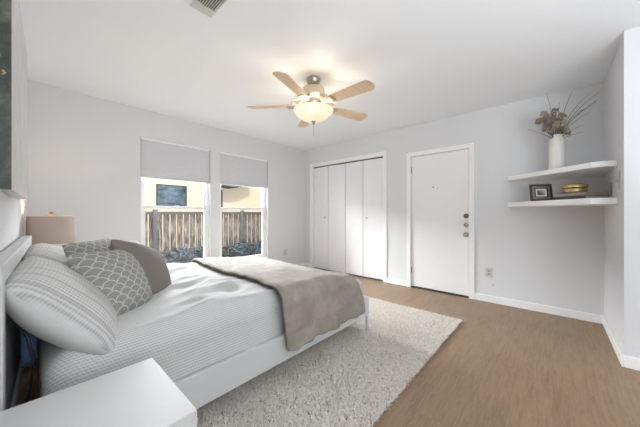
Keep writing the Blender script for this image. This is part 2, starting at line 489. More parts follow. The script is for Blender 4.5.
# entry door -------------------------------------------------------------
d2 = struct(bpy.data.objects.new('door_2', None)); C.objects.link(d2); d2.location = (XE+.012, (DY[0]+DY[1])/2, 0)
hw = (DY[1]-DY[0])/2
box('slab', (0, -hw+.007, .022), (.044, hw-.007, DZ-.007), 'door', d2, .003)
box('threshold', (-.02, -hw+.004, 0), (.1, hw-.004, .012), 'bronze', d2, .003)
RX = Matrix.Rotation(-PI/2, 4, 'Y')
yk = .859 - d2.location.y
lathe('deadbolt', [(.031, 0), (.031, .008), (.026, .016), (.016, .02), (.014, .03), (0, .031)], 'bronze', d2, Matrix.Translation((0, yk, 1.08)) @ RX, 24)
lathe('lock_cylinder', [(.029, 0), (.029, .008), (.024, .016), (.012, .018), (0, .019)], 'nickel', d2, Matrix.Translation((0, yk, .962)) @ RX, 24)
kb = lathe('door_knob', [(.032, 0), (.032, .006), (.014, .012), (.012, .03), (.024, .036), (.028, .05), (.024, .06), (0, .064)], 'nickel', d2, Matrix.Translation((0, yk, .835)) @ RX, 24)
lathe('peephole', [(.009, 0), (.009, .005), (.005, .006), (0, .004)], 'bronze', d2, Matrix.Translation((0, 1.282-d2.location.y, 1.492)) @ RX, 16)
lathe('viewer_cover_screw', [(.004, 0), (.004, .003), (0, .004)], 'bronze', d2, Matrix.Translation((0, 1.225-d2.location.y, 1.47)) @ RX, 10)
for z in (.22, 1.72):
    box('hinge', (-.004, hw-.014, z), (.006, hw-.001, z+.09), 'bronze', d2, .002)
box('strike_plate', (-.003, -hw+.001, .80), (.02, -hw+.006, .87), 'nickel', d2)

# ------------------------------------------------------------ windows and blinds
def window(name, x0, x1):
    w = struct(bpy.data.objects.new(name, None)); C.objects.link(w); w.location = ((x0+x1)/2, YN, WZ[0])
    h = WZ[1]-WZ[0]; a = (x1-x0)/2
    ya, yb = .065, .125
    boxes('window_frame', [((-a, ya, 0), (-a+.035, yb, h)), ((a-.035, ya, 0), (a, yb, h)), ((-a+.035, ya, 0), (a-.035, yb, .035)), ((-a+.035, ya, h-.035), (a-.035, yb, h))], 'vinyl', w, .003)
    b = a-.035; zm = h/2
    def sash(nm, y0, y1, z0, z1):
        t = .034
        s = boxes(nm, [((-b, y0, z0), (-b+t, y1, z1)), ((b-t, y0, z0), (b, y1, z1)), ((-b+t, y0, z0), (b-t, y1, z0+t)), ((-b+t, y0, z1-t-.006), (b-t, y1, z1))], 'vinyl', w, .003)
        box('pane', (-b+t, (y0+y1)/2-.002, z0+t), (b-t, (y0+y1)/2+.002, z1-t-.006), 'glass', s)
        return s
    sash('upper_sash', .096, .120, zm-.018, h-.036)
    l = sash('lower_sash', .070, .094, .036, zm+.022)
    box('sash_lock', (-.03, .058, zm+.016), (.03, .07, zm+.03), 'vinyl', l, .002)
    # stool of the window, flush with the wall
    box('window_sill', (-a, 0, -.0), (a, .065, .016), 'trim', w, .003)
    return w
window('window_1', *WX[0]); window('window_2', *WX[1])
def blind(x0, x1, zb, label):
    t = thing('cellular_shade', label, 'window shade', ((x0+x1)/2, YN+.032, WZ[1]), 0, 'cellular shades over the windows')
    a = (x1-x0)/2 - .006
    box('headrail', (-a, -.024, -.032), (a, .02, -.001), 'vinyl', t, .003)
    bm = bmesh.new(); d = WZ[1]-.032-(zb+.022); n = max(1, round(d/.02)); 
    f, bk = [], []
    for i in range(2*n+1):
        z = -.032 - d*i/(2*n); y = -.0145 if i % 2 else -.018
        f.append((bm.verts.new((-a+.003, y, z)), bm.verts.new((a-.003, y, z))))
        bk.append((bm.verts.new((-a+.003, .014-y-.0, z)), bm.verts.new((a-.003, .014-y-.0, z))))
    for i in range(2*n):
        bm.faces.new((f[i][0], f[i+1][0], f[i+1][1], f[i][1])); bm.faces.new((bk[i][1], bk[i+1][1], bk[i+1][0], bk[i][0]))
        bm.faces.new((f[i][0], bk[i][0], bk[i+1][0], f[i+1][0])); bm.faces.new((f[i][1], f[i+1][1], bk[i+1][1], bk[i][1]))
    obj('pleated_fabric', bm, 'blind', t)
    box('bottom_rail', (-a, -.022, zb-WZ[1]), (a, .018, zb-WZ[1]+.024), 'blind', t, .003)
    return t
blind(*WX[0], 1.575, 'pale grey cellular shade half lowered over the window nearer the lamp')
blind(*WX[1], 1.578, 'pale grey cellular shade half lowered over the window nearer the closet')

# ------------------------------------------------------------ outlets, switches, vent
def plate(name, label, cat, pos, rz, w, h, kind, m='plate', group=None):
    """a cover plate; local +y points into the wall"""
    t = thing(name, label, cat, pos, rz, group)
    box('cover_plate', (-w/2, -.007, -h/2), (w/2, 0, h/2), m, t, .002)
    if kind == 'outlet':
        for s in (-1, 1):
            box('socket', (-.016, -.010, s*.02-.014), (.016, -.006, s*.02+.014), 'sock', t, .002)
    elif kind == 'double':
        for s in (-1, 1):
            for q in (-1, 1): box('socket', (q*w/4-.014, -.010, s*.02-.014), (q*w/4+.014, -.006, s*.02+.014), 'grey_plate', t, .002)
    elif kind == 'switch':
        box('toggle', (-.006, -.016, -.012), (.006, -.006, .012), 'plate', t, .002)
    return t
plate('wall_outlet', 'white outlet plate on the wall right of the entry door', 'outlet', (XE, .60, .372), -PI/2, .082, .118, 'outlet')
plate('cable_cap', 'tiny round-cornered cable cap low on the wall under the outlet beside the entry door', 'cable cap', (XE, .558, .222), -PI/2, .022, .022, '')
plate('wall_outlet', 'white outlet plate low on the wall between window and closet', 'outlet', (3.335, YN, .364), 0, .072, .115, 'outlet')
plate('wall_outlet', 'grey outlet plate on the side wall just above the lower corner shelf', 'outlet', (3.44, -.385, 1.33), PI, .05, .115, '', 'grey_plate')
plate('light_switch', 'white switch plate at the wall edge beside the corner shelves', 'light switch', (3.06, -.385, 1.37), PI, .075, .135, 'switch')

t = thing('ceiling_vent', 'pale louvred air vent set in the ceiling above the bed', 'vent', (.755, 1.723, H))
# long side runs along -y
vw = .070; vl = .36
boxes('frame', [((-vw, -.07, -.008), (vw, 0, 0)), ((-vw, -vl, -.008), (vw, -vl+.025, 0)), ((-vw, -vl+.025, -.008), (-vw+.010, -.07, 0)), ((vw-.010, -vl+.025, -.008), (vw, -.07, 0))], 'vent', t, .003)
box('backing', (-vw+.010, -vl+.025, -.002), (vw-.010, -.07, -.0002), 'vent_dark', t)
for i in range(9):
    bm = bmesh.new(); bm_box(bm, (-.0062, -vl+.025, -.0012), (.0062, -.07, .0), Matrix.Translation((-vw+.0165+i*.0133, 0, -.0055)) @ Matrix.Rotation(R(-32), 4, 'Y'))
    obj('louvre', bm, 'vent', t)

# ------------------------------------------------------------ ceiling fan
FX, FY = 1.875, 1.760
fan = thing('ceiling_fan', 'five-blade ceiling fan with maple blades, nickel motor and alabaster bowl light', 'ceiling fan', (FX, FY, H))
lathe('canopy', [(.068, 0), (.070, -.012), (.062, -.04), (.04, -.066), (.02, -.072), (0, -.072)], 'nickel', fan)
lathe('downrod', [(.014, -.06), (.014, -.10)], 'nickel', fan, seg=16)
lathe('motor_housing', [(.03, -.082), (.075, -.09), (.104, -.104), (.110, -.120), (.110, -.165), (.118, -.172), (.118, -.185), (.095, -.20), (.07, -.215), (0, -.216)], 'motor', fan)
lathe('switch_housing', [(.072, -.214), (.074, -.24), (.06, -.262), (.055, -.285), (.02, -.290), (.018, -.318), (0, -.320)], 'nickel', fan)
lathe('glass_bowl', [(.188, -.308), (.196, -.311), (.194, -.320), (.180, -.340), (.152, -.368), (.115, -.395), (.07, -.416), (.03, -.424), (0.0, -.425)], 'bowl', fan, cap=False)
lathe('bowl_finial', [(.024, -.416), (.026, -.424), (.014, -.434), (.012, -.446), (0, -.452)], 'nickel', fan, seg=16)
tube('pull_chain', [(.0, 0, -.45), (.004, 0, -.50), (.004, 0, -.56)], .0022, 'nickel', fan, 6)
for k in range(5):
    a = R(-89 + 72*k)
    mr = Matrix.Rotation(a, 4, 'Z')
    # blade arm: flat curved bracket
    bm = bmesh.new()
    bm_prism(bm, [(.165, -.02), (.20, -.048), (.25, -.052), (.268, 0), (.25, .052), (.20, .048), (.165, .02)], -.273, -.267, mr)
    for sg in (-1, 1):      # the two scrolls of the bracket
        bm_tube(bm, [mr @ Vector((.085+.10*math.sin(PI*q/12)*.9+.005*q, sg*(.012+.040*math.sin(PI*q/12)), -.20-.070*q/12)) for q in range(13)], .007, 6)
    bm_tube(bm, [mr @ Vector(p) for p in ((.085, 0, -.19), (.115, 0, -.20), (.15, 0, -.245), (.2, 0, -.268))], .012, 8)
    obj('blade_arm', bm, 'nickel', fan)
    # blade
    bm = bmesh.new(); out = []
    N = 10
    for i in range(N+1):
        x = .195 + (.61-.195)*i/N; out.append((x, -(.052 + .018*i/N)))
    for i in range(1, 8):
        q = -PI/2 + PI*i/8; out.append((.61 + .055*math.cos(q), .070*math.sin(q)))
    for i in range(N, -1, -1):
        x = .195 + (.61-.195)*i/N; out.append((x, (.052 + .018*i/N)))
    mp = mr @ Matrix.Translation((0, 0, -.262)) @ Matrix.Rotation(R(-13), 4, 'X')
    bm_prism(bm, out, -.0035, .0035, mp)
    obj('blade', bm, 'blade', fan, bevel=.0015)
fl = light('fan_bulb', 'POINT', (FX, FY, H-.30), (0, 0, 0), 6, (1, .93, .84), size=.09)
fl.location.z = H-.335

# ------------------------------------------------------------ bed
BX1 = 2.13; BY0, BY1 = 1.285, 2.90
def xh(y): return -.108 + .0445*y       # front face of the headboard
bed = thing('bed_frame', 'white bed frame with low side rails and pale woven headboard', 'bed', (1.0, 2.1, 0))
ox, oy = 1.0, 2.1
def hb(name, y0, y1, z0, z1, t, m, front=0.0, bevel=.004):
    bm = bmesh.new()
    bm_prism(bm, [(xh(y0)-t-ox, y0-oy), (xh(y0)+front-ox, y0-oy), (xh(y1)+front-ox, y1-oy), (xh(y1)-t-ox, y1-oy)], z0, z1)
    return obj(name, bm, m, bed, bevel)
hb('headboard_stile', BY0, BY0+.055, 0, .95, .045, 'white_wood'); hb('headboard_stile', BY1-.055, BY1, 0, .95, .045, 'white_wood')
hb('headboard_rail', BY0+.055, BY1-.055, .885, .95, .045, 'white_wood'); hb('headboard_rail', BY0+.055, BY1-.055, .26, .33, .045, 'white_wood')
hb('headboard_panel', BY0+.05, BY1-.05, .32, .89, .032, 'hb_panel', -.012, 0)
def bb(name, lo, hi, m, bevel=.004):
    return box(name, (lo[0]-ox, lo[1]-oy, lo[2]), (hi[0]-ox, hi[1]-oy, hi[2]), m, bed, bevel)
bb('side_rail', (xh(BY0)+.0, BY0, .165), (BX1, BY0+.025, .335), 'white_wood'); bb('side_rail', (xh(BY1), BY1-.025, .165), (BX1, BY1, .335), 'white_wood')
bb('foot_rail', (BX1-.025, BY0+.025, .165), (BX1, BY1-.025, .335), 'white_wood')
for y in (BY0, BY1-.027):
    bb('leg', (BX1-.026, y+.001, .0105), (BX1-.001, y+.026, .17), 'white_wood', .002)
bb('center_leg', (1.05, 2.07, .0105), (1.10, 2.12, .2), 'white_wood')
bb('slat_platform', (.06, BY0+.025, .20), (BX1-.025, BY1-.025, .235), 'white_wood', 0)

def rbox(name, lo, hi, r, n, m, disp=None, rz=None):
    """rounded, finely divided box"""
    lo, hi = Vector(lo), Vector(hi); rz = rz or r
    bm = bmesh.new(); vmap = {}
    nx, ny, nz = n
    def P(i, j, k):
        key = (i, j, k)
        if key in vmap: return vmap[key]
        p = Vector((lo.x+(hi.x-lo.x)*i/nx, lo.y+(hi.y-lo.y)*j/ny, lo.z+(hi.z-lo.z)*k/nz))
        rr = Vector((r, r, rz))
        q = Vector([min(max(p[a], lo[a]+rr[a]), hi[a]-rr[a]) for a in range(3)])
        d = Vector([(p[a]-q[a])/rr[a] for a in range(3)])
        if d.length > 1e-6:
            dm = max(abs(c) for c in d)
            d = d.normalized()*dm
            p = q + Vector([d[a]*rr[a] for a in range(3)])
        if disp: p = disp(p)
        vmap[key] = bm.verts.new(p); return vmap[key]
    def quad(a, b, c, d):
        try: bm.faces.new((P(*a), P(*b), P(*c), P(*d)))
        except ValueError: pass
    for i in range(nx):
        for j in range(ny):
            quad((i, j, 0), (i, j+1, 0), (i+1, j+1, 0), (i+1, j, 0)); quad((i, j, nz), (i+1, j, nz), (i+1, j+1, nz), (i, j+1, nz))
    for i in range(nx):
        for k in range(nz):
            quad((i, 0, k), (i+1, 0, k), (i+1, 0, k+1), (i, 0, k+1)); quad((i, ny, k), (i, ny, k+1), (i+1, ny, k+1), (i+1, ny, k))
    for j in range(ny):
        for k in range(nz):
            quad((0, j, k), (0, j, k+1), (0, j+1, k+1), (0, j+1, k)); quad((nx, j, k), (nx, j+1, k), (nx, j+1, k+1), (nx, j, k+1))
    return obj(name, bm, m, smooth=True)
MY0, MY1 = 1.315, 2.87
def ztop(x, y):
    """height of the made bed's top"""
    z = .598
    z += .022*noise.noise(Vector((x*1.7, y*1.7, 3.1)))
    w = noise.noise(Vector((x*2.2+y*1.2, y*5.5-x*2.5, 7.7)))
    fade = min(1, max(0, (x-.35)/.3))*(1-.75*min(1, max(0, (x-.95)/.2)))
    z += fade*.028*(1-abs(w)*2.2)
    w2 = noise.noise(Vector((x*5+y*2, y*11-x*3, 1.7)))
    z += fade*.010*(1-abs(w2)*2)
    return z
# foot end sinks a little
def foot(x): return .085*max(0, (x-1.15)/.95)**1.4
def cov_disp(p):
    fz = max(0, min(1, (p.z-.40)/.2)); fz = fz*fz*(3-2*fz)
    dz = (ztop(p.x, p.y)-.598)*fz
    dz -= foot(p.x)*fz
    side = .006*noise.noise(Vector((p.x*4, p.z*5, p.y*4)))
    return Vector((p.x, p.y+side, p.z+dz))
cov = rbox('coverlet', (.035, MY0-.004, .237), (2.104, MY1+.004, .598), .09, (150, 120, 26), 'coverlet', cov_disp, .12)
tag(cov, 'pale grey ribbed waffle coverlet covering the bed down to the frame', 'coverlet')

# throw blanket
def make_throw():
    bm = bmesh.new(); NS, NT_ = 70, 150
    zh = .25; prof = []
    # profile across the bed (y, z-offset kind)
    def pos(x, t):
        # t: distance from near hem
        hang = .285
        r = .085; arc = r*PI/2
        top_len = 2.86-1.245-2*r
        zt = ztop(x, 2.0)
        if t < hang-0:
            z = zh + t; y = 1.245
            k = 1 - t/hang
            y += -.010*k + .014*k*math.sin(x*19+.6) + .008*k*math.sin(x*47+1)+ .004*noise.noise(Vector((x*9, z*7, 0)))
            y = min(y, 1.262)
        elif t < hang+arc:
            a = (t-hang)/r; y = 1.245 + r - r*math.cos(a); z = zh+hang + r*math.sin(a)
            z += (ztop(x, y)-.598-foot(x))*math.sin(a)
        elif t < hang+arc+top_len:
            y = 1.245 + r + (t-hang-arc)
            z = zh+hang+r + (ztop(x, y)-.598) -foot(x)
            z += .006*noise.noise(Vector((x*6, y*6, 5)))+.003
        else:
            u = t-hang-arc-top_len
            if u < arc:
                a = u/r; y = 1.245+r+top_len + r*math.sin(a); z = zh+hang + r*math.cos(a) + (ztop(x, y)-.598-foot(x))*math.cos(a)
            else:
                y = 1.245+2*r+top_len+.006+.045*0; y = max(y, 2.945) if False else y; z = zh+hang-(u-arc)
        return y, z
    T = .285 + .085*PI + (2.86-1.245-.17) + .17
    g = []
    for j in range(NT_+1):
        t = T*j/NT_; row = []
        # left edge wanders
        if t < .285: xl = 1.095 - .05*(t/.285)**1.2
        else: q = (t-.285)/(T-.285); xl = 1.045 + .11*q + .012*math.sin(q*9)
        xr = 1.965 - .115*min(1, t/.30)**1.5 + .03*max(0, (t-.4)/(T-.4)) + .008*math.sin(t*5)
        for i in range(NS+1):
            x = xl + (xr-xl)*i/NS
            y, z = pos(x, t)
            e = min(i/3.0, 1)           # the front border is a thick rolled hem
            if t > .285+.1: z += .010*math.sin(PI*min(i/6.0, 1)) - .005*math.exp(-((i-5)/1.0)**2)
            else: y -= .012*math.sin(PI*min(i/6.0, 1))
            y += .006*math.exp(-((j-7)/1.0)**2)*(1 if j < 20 else 0)
            row.append(bm.verts.new((x, y, z)))
        g.append(row)
    for j in range(NT_):
        for i in range(NS): bm.faces.new((g[j][i], g[j][i+1], g[j+1][i+1], g[j+1][i]))
    o = obj('throw_blanket', bm, 'throw', smooth=True)
    s = o.modifiers.new('solid', 'SOLIDIFY'); s.thickness = .012; s.offset = 1
    return o
tag(make_throw(), 'beige plush throw blanket draped across the foot of the bed', 'blanket')

# pillows
def pillow_bm(w, h, T, n=36, pinch=.06, p=.5, corner=.05):
    bm = bmesh.new(); F, B = [], []
    for j in range(n+1):
        f, b = [], []
        for i in range(n+1):
            u = -1+2*i/n; v = -1+2*j/n
            # smooth spacing near the seam
            u = math.sin(u*PI/2); v = math.sin(v*PI/2)
            cr = 1 - corner*(u*u*v*v)**2
            x = w/2*u*cr*(1 - pinch*math.cos(v*PI/2)*abs(u)**3)
            y = h/2*v*cr*(1 - pinch*math.cos(u*PI/2)*abs(v)**3)
            tk = T/2*(max(0, 1-u*u)**p)*(max(0, 1-v*v)**p)
            edge = (i in (0, n)) or (j in (0, n))
            wr = .006*noise.noise(Vector((x*9, y*9, T*50)))*(0 if edge else 1)
            pv = bm.verts.new((x, y, tk+wr)); f.append(pv)
            b.append(pv if edge else bm.verts.new((x, y, -tk+wr)))
        F.append(f); B.append(b)
    for j in range(n):
        for i in range(n):
            q = bm.faces.new((F[j][i], F[j][i+1], F[j+1][i+1], F[j+1][i])); q.material_index = 0
            try:
                q = bm.faces.new((B[j][i], B[j+1][i], B[j+1][i+1], B[j][i+1])); q.material_index = 1
            except ValueError: pass
    return bm
def pillow(name, w, h, T, center, az, lean, front, back, label, cat, group=None, roll=0, pinch=.04, p=.5, corner=.05):
    """az: direction the face looks to (deg from +x), lean: degrees the face tips upward"""
    bm = pillow_bm(w, h, T, pinch=pinch, p=p, corner=corner)
    o = obj(name, bm, [M[front], M[back]], smooth=True)
    nrm = Vector((math.cos(R(az))*math.cos(R(lean)), math.sin(R(az))*math.cos(R(lean)), math.sin(R(lean))))
    xa = Vector((0, 0, 1)).cross(nrm).normalized(); ya = nrm.cross(xa)
    m3 = Matrix((xa, ya, nrm)).transposed().to_4x4()
    o.matrix_world = Matrix.Translation(center) @ m3 @ Matrix.Rotation(R(roll), 4, 'Z')
    return tag(o, label, cat, group)
pillow('sham_pillow', .74, .47, .235, (.116, 1.69, .703), -4, 41, 'sham', 'sham_back', 'large pale ribbed sham pillow leaning on the headboard, nearest the white nightstand top', 'pillow', 'ribbed sham pillows', 0, .0, .42, .07)
pillow('sham_pillow', .72, .47, .24, (.165, 2.46, .722), -3, 46, 'sham', 'sham_back', 'pale ribbed sham pillow at the lamp side of the headboard', 'pillow', 'ribbed sham pillows', 0, .0, .42, .07)
pillow('scallop_cushion', .37, .41, .22, (.322, 1.81, .726), -52, 30, 'scallop', 'scallop', 'grey cushion with white scallop pattern in front of the nearest sham', 'cushion', 'scallop cushions', -3)
pillow('scallop_cushion', .40, .40, .15, (.335, 2.22, .762), -45, 30, 'scallop', 'scallop', 'scallop patterned cushion mostly hidden, nearer the table lamp', 'cushion', 'scallop cushions', 0)
pillow('plain_cushion', .42, .41, .18, (.505, 1.985, .738), -42, 29, 'taupe', 'taupe', 'plain taupe cushion beside the scallop cushion, farthest down the bed', 'cushion', 'plain cushions', -20)
pillow('plain_cushion', .34, .36, .12, (.535, 2.30, .765), -38, 32, 'grey_linen', 'grey_linen', 'pale grey cushion showing only an edge behind the taupe cushion', 'cushion', 'plain cushions', -6)

# blue bundle and cord in the gap between headboard and mattress
bm = bmesh.new(); bm_box(bm, (-.022, -.13, 0), (.022, .13, .13)); bmesh.ops.subdivide_edges(bm, edges=bm.edges, cuts=4, use_grid_fill=True)
for v in bm.verts: v.co += Vector((.006*noise.noise(v.co*14), 0, .02*noise.noise(v.co*9+Vector((3, 0, 0)))))
o = obj('cloth_bundle', bm, 'blue_cloth', smooth=True); o.location = (.004, 1.78, .475)
tag(o, 'blue cloth bundle stuffed in the gap between headboard and mattress', 'cloth')
tag(tube('power_cord', [(-.028, 1.46, .72), (-.018, 1.44, .70), (.0, 1.42, .665), (.012, 1.41, .60), (.012, 1.41, .53), (.0, 1.42, .45), (-.012, 1.44, .36), (-.02, 1.46, .2), (-.02, 1.48, .02), (-.03, 1.6, .008)], .0055, 'black_cord'),
    'black power cord looping down beside the headboard panel', 'cord')

# ------------------------------------------------------------ nightstands
def nightstand(x0, x1, y0, y1, label):
    cx_, cy_ = (x0+x1)/2, (y0+y1)/2
    a, b = (x1-x0)/2, (y1-y0)/2
    t = thing('nightstand', label, 'nightstand', (cx_, cy_, 0), 0, 'white nightstands')
    box('top', (-a, -b, .525), (a, b, .55), 'white_wood', t, .0025)
    for s in (-1, 1):
        box('side_panel', (-a, s*b - (.02 if s > 0 else 0), 0), (a-.0, s*b + (0 if s > 0 else .02), .5245), 'white_wood', t, .0015)
    box('back_panel', (-a, -b+.02, .03), (-a+.012, b-.02, .5245), 'white_wood', t)
    box('plinth', (-a+.02, -b+.02, 0), (a-.03, b-.02, .05), 'white_wood', t)
    for z0, z1 in ((.055, .285), (.29, .521)):
        boxes('drawer', [((a-.02, -b+.0215, z0), (a-.001, b-.0215, z1)), ((-a+.02, -b+.03, z0+.02), (a-.02, b-.03, z0+.15))], 'white_wood', t, .0015)
    return t
nightstand(-.115, .325, .762, 1.172, 'plain white nightstand in the near corner beside the bed')
nightstand(.0, .42, 2.965, 3.36, 'white nightstand behind the bed, carrying the taupe lamp')

# ------------------------------------------------------------ table lamp
lp = thing('table_lamp', 'table lamp with taupe drum shade and brass finial by the headboard', 'lamp', (.135, 3.2, .551))
lathe('base', [(.07, 0), (.072, .01), (.06, .018), (.045, .04), (.06, .10), (.065, .15), (.045, .21), (.02, .24), (.012, .26), (.012, .30), (0, .301)], 'ceramic', lp)
bm = bmesh.new()
bm_lathe(bm, [(.150, .305), (.143, .540)], 48); 
for f in [f for f in bm.faces if len(f.verts) > 4]: bm.faces.remove(f)
sh = obj('lamp_shade', bm, [M['lampshade'], M['shade_white']], lp, smooth=True)
s = sh.modifiers.new('solid', 'SOLIDIFY'); s.thickness = .003; s.material_offset = 1
for zz, rr in ((.305, .150), (.540, .143)):
    tube('shade_trim', [(rr*math.cos(2*PI*i/48), rr*math.sin(2*PI*i/48), zz) for i in range(49)], .003, 'shade_white', sh, 6)
bm = bmesh.new(); bm_tube(bm, [(-.143, 0, .538), (0, 0, .542), (.143, 0, .538)], .002, 6); bm_tube(bm, [(0, -.143, .538), (0, 0, .542), (0, .143, .538)], .002, 6); bm_tube(bm, [(0, 0, .30), (0, 0, .55)], .004, 6)
obj('harp', bm, 'finial', lp)
lathe('finial', [(.006, .542), (.012, .55), (.012, .558), (.008, .566), (.010, .572), (0, .58)], 'finial', lp, seg=16)
light('table_lamp_bulb', 'POINT', (.135, 3.2, .551+.44), (0, 0, 0), 4.5, (1, .80, .56), size=.035)

# ------------------------------------------------------------ painting above the headboard
def xpf(y): return -.113 + .0400*y
bm = bmesh.new(); py0, py1 = 1.69, 2.74
pts = [(xw(py0)+.002, py0), (xpf(py0), py0), (xpf(py1), py1), (xw(py1)+.002, py1)]
bm_prism(bm, [(p[0]-xw(py0), p[1]-py0) for p in pts], 0, 1.02)
o = obj('canvas_painting', bm, 'painting', bevel=.003); o.location = (xw(py0), py0, 1.213)
tag(o, 'large abstract canvas in dark green, black and silver on the headboard wall', 'painting')

# ------------------------------------------------------------ corner shelves
def shelf(z0, z1, label):
    bm = bmesh.new()
    pts = [(XE-.001, -.384), (XE-.001, .392), (3.715, .392), (3.13, -.238), (3.13, -.384)]
    bm_prism(bm, [(p[0]-XE, p[1]+.385) for p in pts], 0, z1-z0)
    o = obj('corner_shelf', bm, 'trim', bevel=.003); o.location = (XE, -.385, z0)
    return tag(o, label, 'shelf', 'floating corner shelves')
shelf(1.494, 1.541, 'white floating corner shelf holding the vase of dried flowers')
shelf(1.190, 1.242, 'white floating corner shelf holding the picture frame and gold box')
# vase and dried flowers
VX, VY, VZ = 3.55, -.025, 1.5415
v = lathe('fluted_vase', [(.054, 0), (.058, .006), (.059, .25), (.057, .315), (.046, .335), (.043, .35), (.048, .36), (.042, .36), (.038, .34), (.04, .30), (.04, .05), (0, .05)], 'ceramic', None, seg=96, flute=.05, nf=24)
v.location = (VX, VY, VZ); tag(v, 'tall white fluted vase standing on the upper corner shelf', 'vase')
bq = thing('dried_flower_bunch', 'bunch of dried brown and mauve flowers with grass blades in the white vase', 'dried flowers', (VX, VY, VZ+.20))
rgt = Vector((.6665, -.7455, 0)); fwd = Vector((.7455, .6665, 0)); up = Vector((0, 0, 1))
def P3(r, u, f=0): return rgt*r + up*u + fwd*f
bm = bmesh.new()
heads = []
for i in range(17):
    r = random.uniform(-.17, .07); u = .22 + random.uniform(0, .20) + (-.25*abs(r+.04)); f = random.uniform(-.08, .08)
    heads.append((r, u, f))
heads += [(-.15, .31, -.03), (-.11, .27, -.05), (-.06, .25, -.06), (0, .21, -.05), (.05, .22, -.03), (-.02, .34, 0), (.03, .29, -.03), (-.09, .34, -.02), (.09, .19, -.02)]
for r, u, f in heads:
    bm_tube(bm, [P3(random.uniform(-.02, .02), .0, random.uniform(-.02, .02)), P3(r*.35, .155, f*.3), P3(r*.75, u*.85, f*.8), P3(r, u, f)], .002, 5)
obj('stems', bm, 'stem', bq)
for q, (r, u, f) in enumerate(heads):
    bm = bmesh.new(); c0 = P3(r, u, f)
    for i in range(26):
        d = Vector((random.gauss(0, 1), random.gauss(0, 1), random.gauss(0, 1))).normalized()
        s_ = d.cross(Vector((.3, .5, .8))).normalized(); L = random.uniform(.018, .034); wd = L*.38
        c1 = c0 + d*random.uniform(.004, .016)
        w_ = s_.cross(d)*.3*wd
        a = bm.verts.new(c1); b1 = bm.verts.new(c1+d*L*.5+s_*wd+w_); b2 = bm.verts.new(c1+d*L*.5-s_*wd+w_); c2 = bm.verts.new(c1+d*L)
        bm.faces.new((a, b1, c2)); bm.faces.new((a, c2, b2))
    o = obj('flower_head', bm, ('petal_mauve', 'petal_brown', 'petal_brown', 'petal_cream')[q % 4] if r > -.1 else ('petal_mauve', 'petal_brown')[q % 2], bq)
    sd = o.modifiers.new('thick', 'SOLIDIFY'); sd.thickness = .0012
def blade(pts, w0):
    bm = bmesh.new(); P = [P3(*p) for p in pts]
    # resample by quadratic curve
    Q = [P[0]*(1-t)**2 + P[1]*2*t*(1-t) + P[2]*t*t for t in [i/12 for i in range(13)]]
    bm_tube(bm, Q, [w0*(1-.75*i/12) for i in range(13)], 5)
    obj('grass_blade', bm, 'grass', bq)
for tip in [(.46, .56, .02), (.30, .55, 0), (.36, .47, .02), (.42, .50, -.02), (.16, .60, .03), (-.09, .55, .02), (.24, .40, 0), (.22, .24, -.02), (-.27, .20, -.02), (.30, .37, .03), (.03, .47, 0), (.2, .17, -.05)]:
    tip = (min(.43, tip[0]*1.12), tip[1]*1.06, min(tip[2], 0))
    blade([(.02 if tip[0] > 0 else -.02, .10, 0), (tip[0]*.25, .10+(tip[1]-.10)*.55, tip[2]*.4), tip], .0042)
# picture frame
pf = thing('picture_frame', 'small dark picture frame with silver bead leaning on the lower shelf', 'picture frame', (3.548, .088, 1.2425))
mt = Matrix.Rotation(R(-63), 4, 'Z') @ Matrix.Rotation(R(-10), 4, 'X')
fw, fh = .095, .175
def pbox(name, lst, m, par):
    bm = bmesh.new()
    for lo, hi in lst: bm_box(bm, lo, hi, mt)
    return obj(name, bm, m, par)
def ring(a0, a1, z0, z1, t, y0, y1): return [((a0, y0, z0), (a0+t, y1, z1)), ((a1-t, y0, z0), (a1, y1, z1)), ((a0+t, y0, z0), (a1-t, y1, z0+t)), ((a0+t, y0, z1-t), (a1-t, y1, z1))]
pbox('outer_frame', ring(-fw, fw, 0, fh, .018, -.012, .008), 'frame_dark', pf)
pbox('bead', ring(-fw+.018, fw-.018, .018, fh-.018, .02, -.008, .004), 'frame_silver', pf)
pbox('inner_frame', ring(-fw+.038, fw-.038, .038, fh-.038, .008, -.012, .004), 'frame_dark', pf)
pbox('mat_board', ring(-fw+.046, fw-.046, .046, fh-.046, .014, -.004, .002), 'paper', pf)
pbox('photo_print', [((-fw+.06, -.003, .06), (fw-.06, .001, fh-.06))], 'photo', pf)
pbox('backing', [((-fw+.01, .005, .01), (fw-.01, .01, fh-.01))], 'frame_dark', pf)
# books and gold box
def book(z, l, w, h, off, rz, cover, label):
    t = thing('book', label, 'book', (3.455+off[0], -.185+off[1], z), R(rz), 'books lying flat on the lower shelf')
    boxes('cover', [((-l/2, -w/2, 0), (l/2, w/2, .003)), ((-l/2, -w/2, h-.003), (l/2, w/2, h)), ((-l/2, w/2-.003, .003), (l/2, w/2, h-.003))], cover, t)
    box('pages', (-l/2+.005, -w/2+.005, .003), (l/2-.005, w/2-.003, h-.003), 'pages', t)
    return t
book(1.2425, .30, .25, .032, (0, 0), 48, 'book_dark', 'dark covered book lying flat on the lower shelf, lower of the two')
book(1.2750, .285, .235, .026, (-.005, -.005), 48, 'book_tan', 'tan covered book lying flat under the gold box')
gb = thing('lidded_box', 'round gold lidded box on the flat books on the lower shelf', 'box', (3.472, -.155, 1.3015))
lathe('body', [(.08, 0), (.087, .006), (.088, .045), (.082, .05), (0, .05)], 'gold', gb, seg=40)
lathe('lid', [(.090, .052), (.092, .058), (.091, .082), (.083, .088), (.05, .091), (0, .092)], 'gold', gb, seg=40)

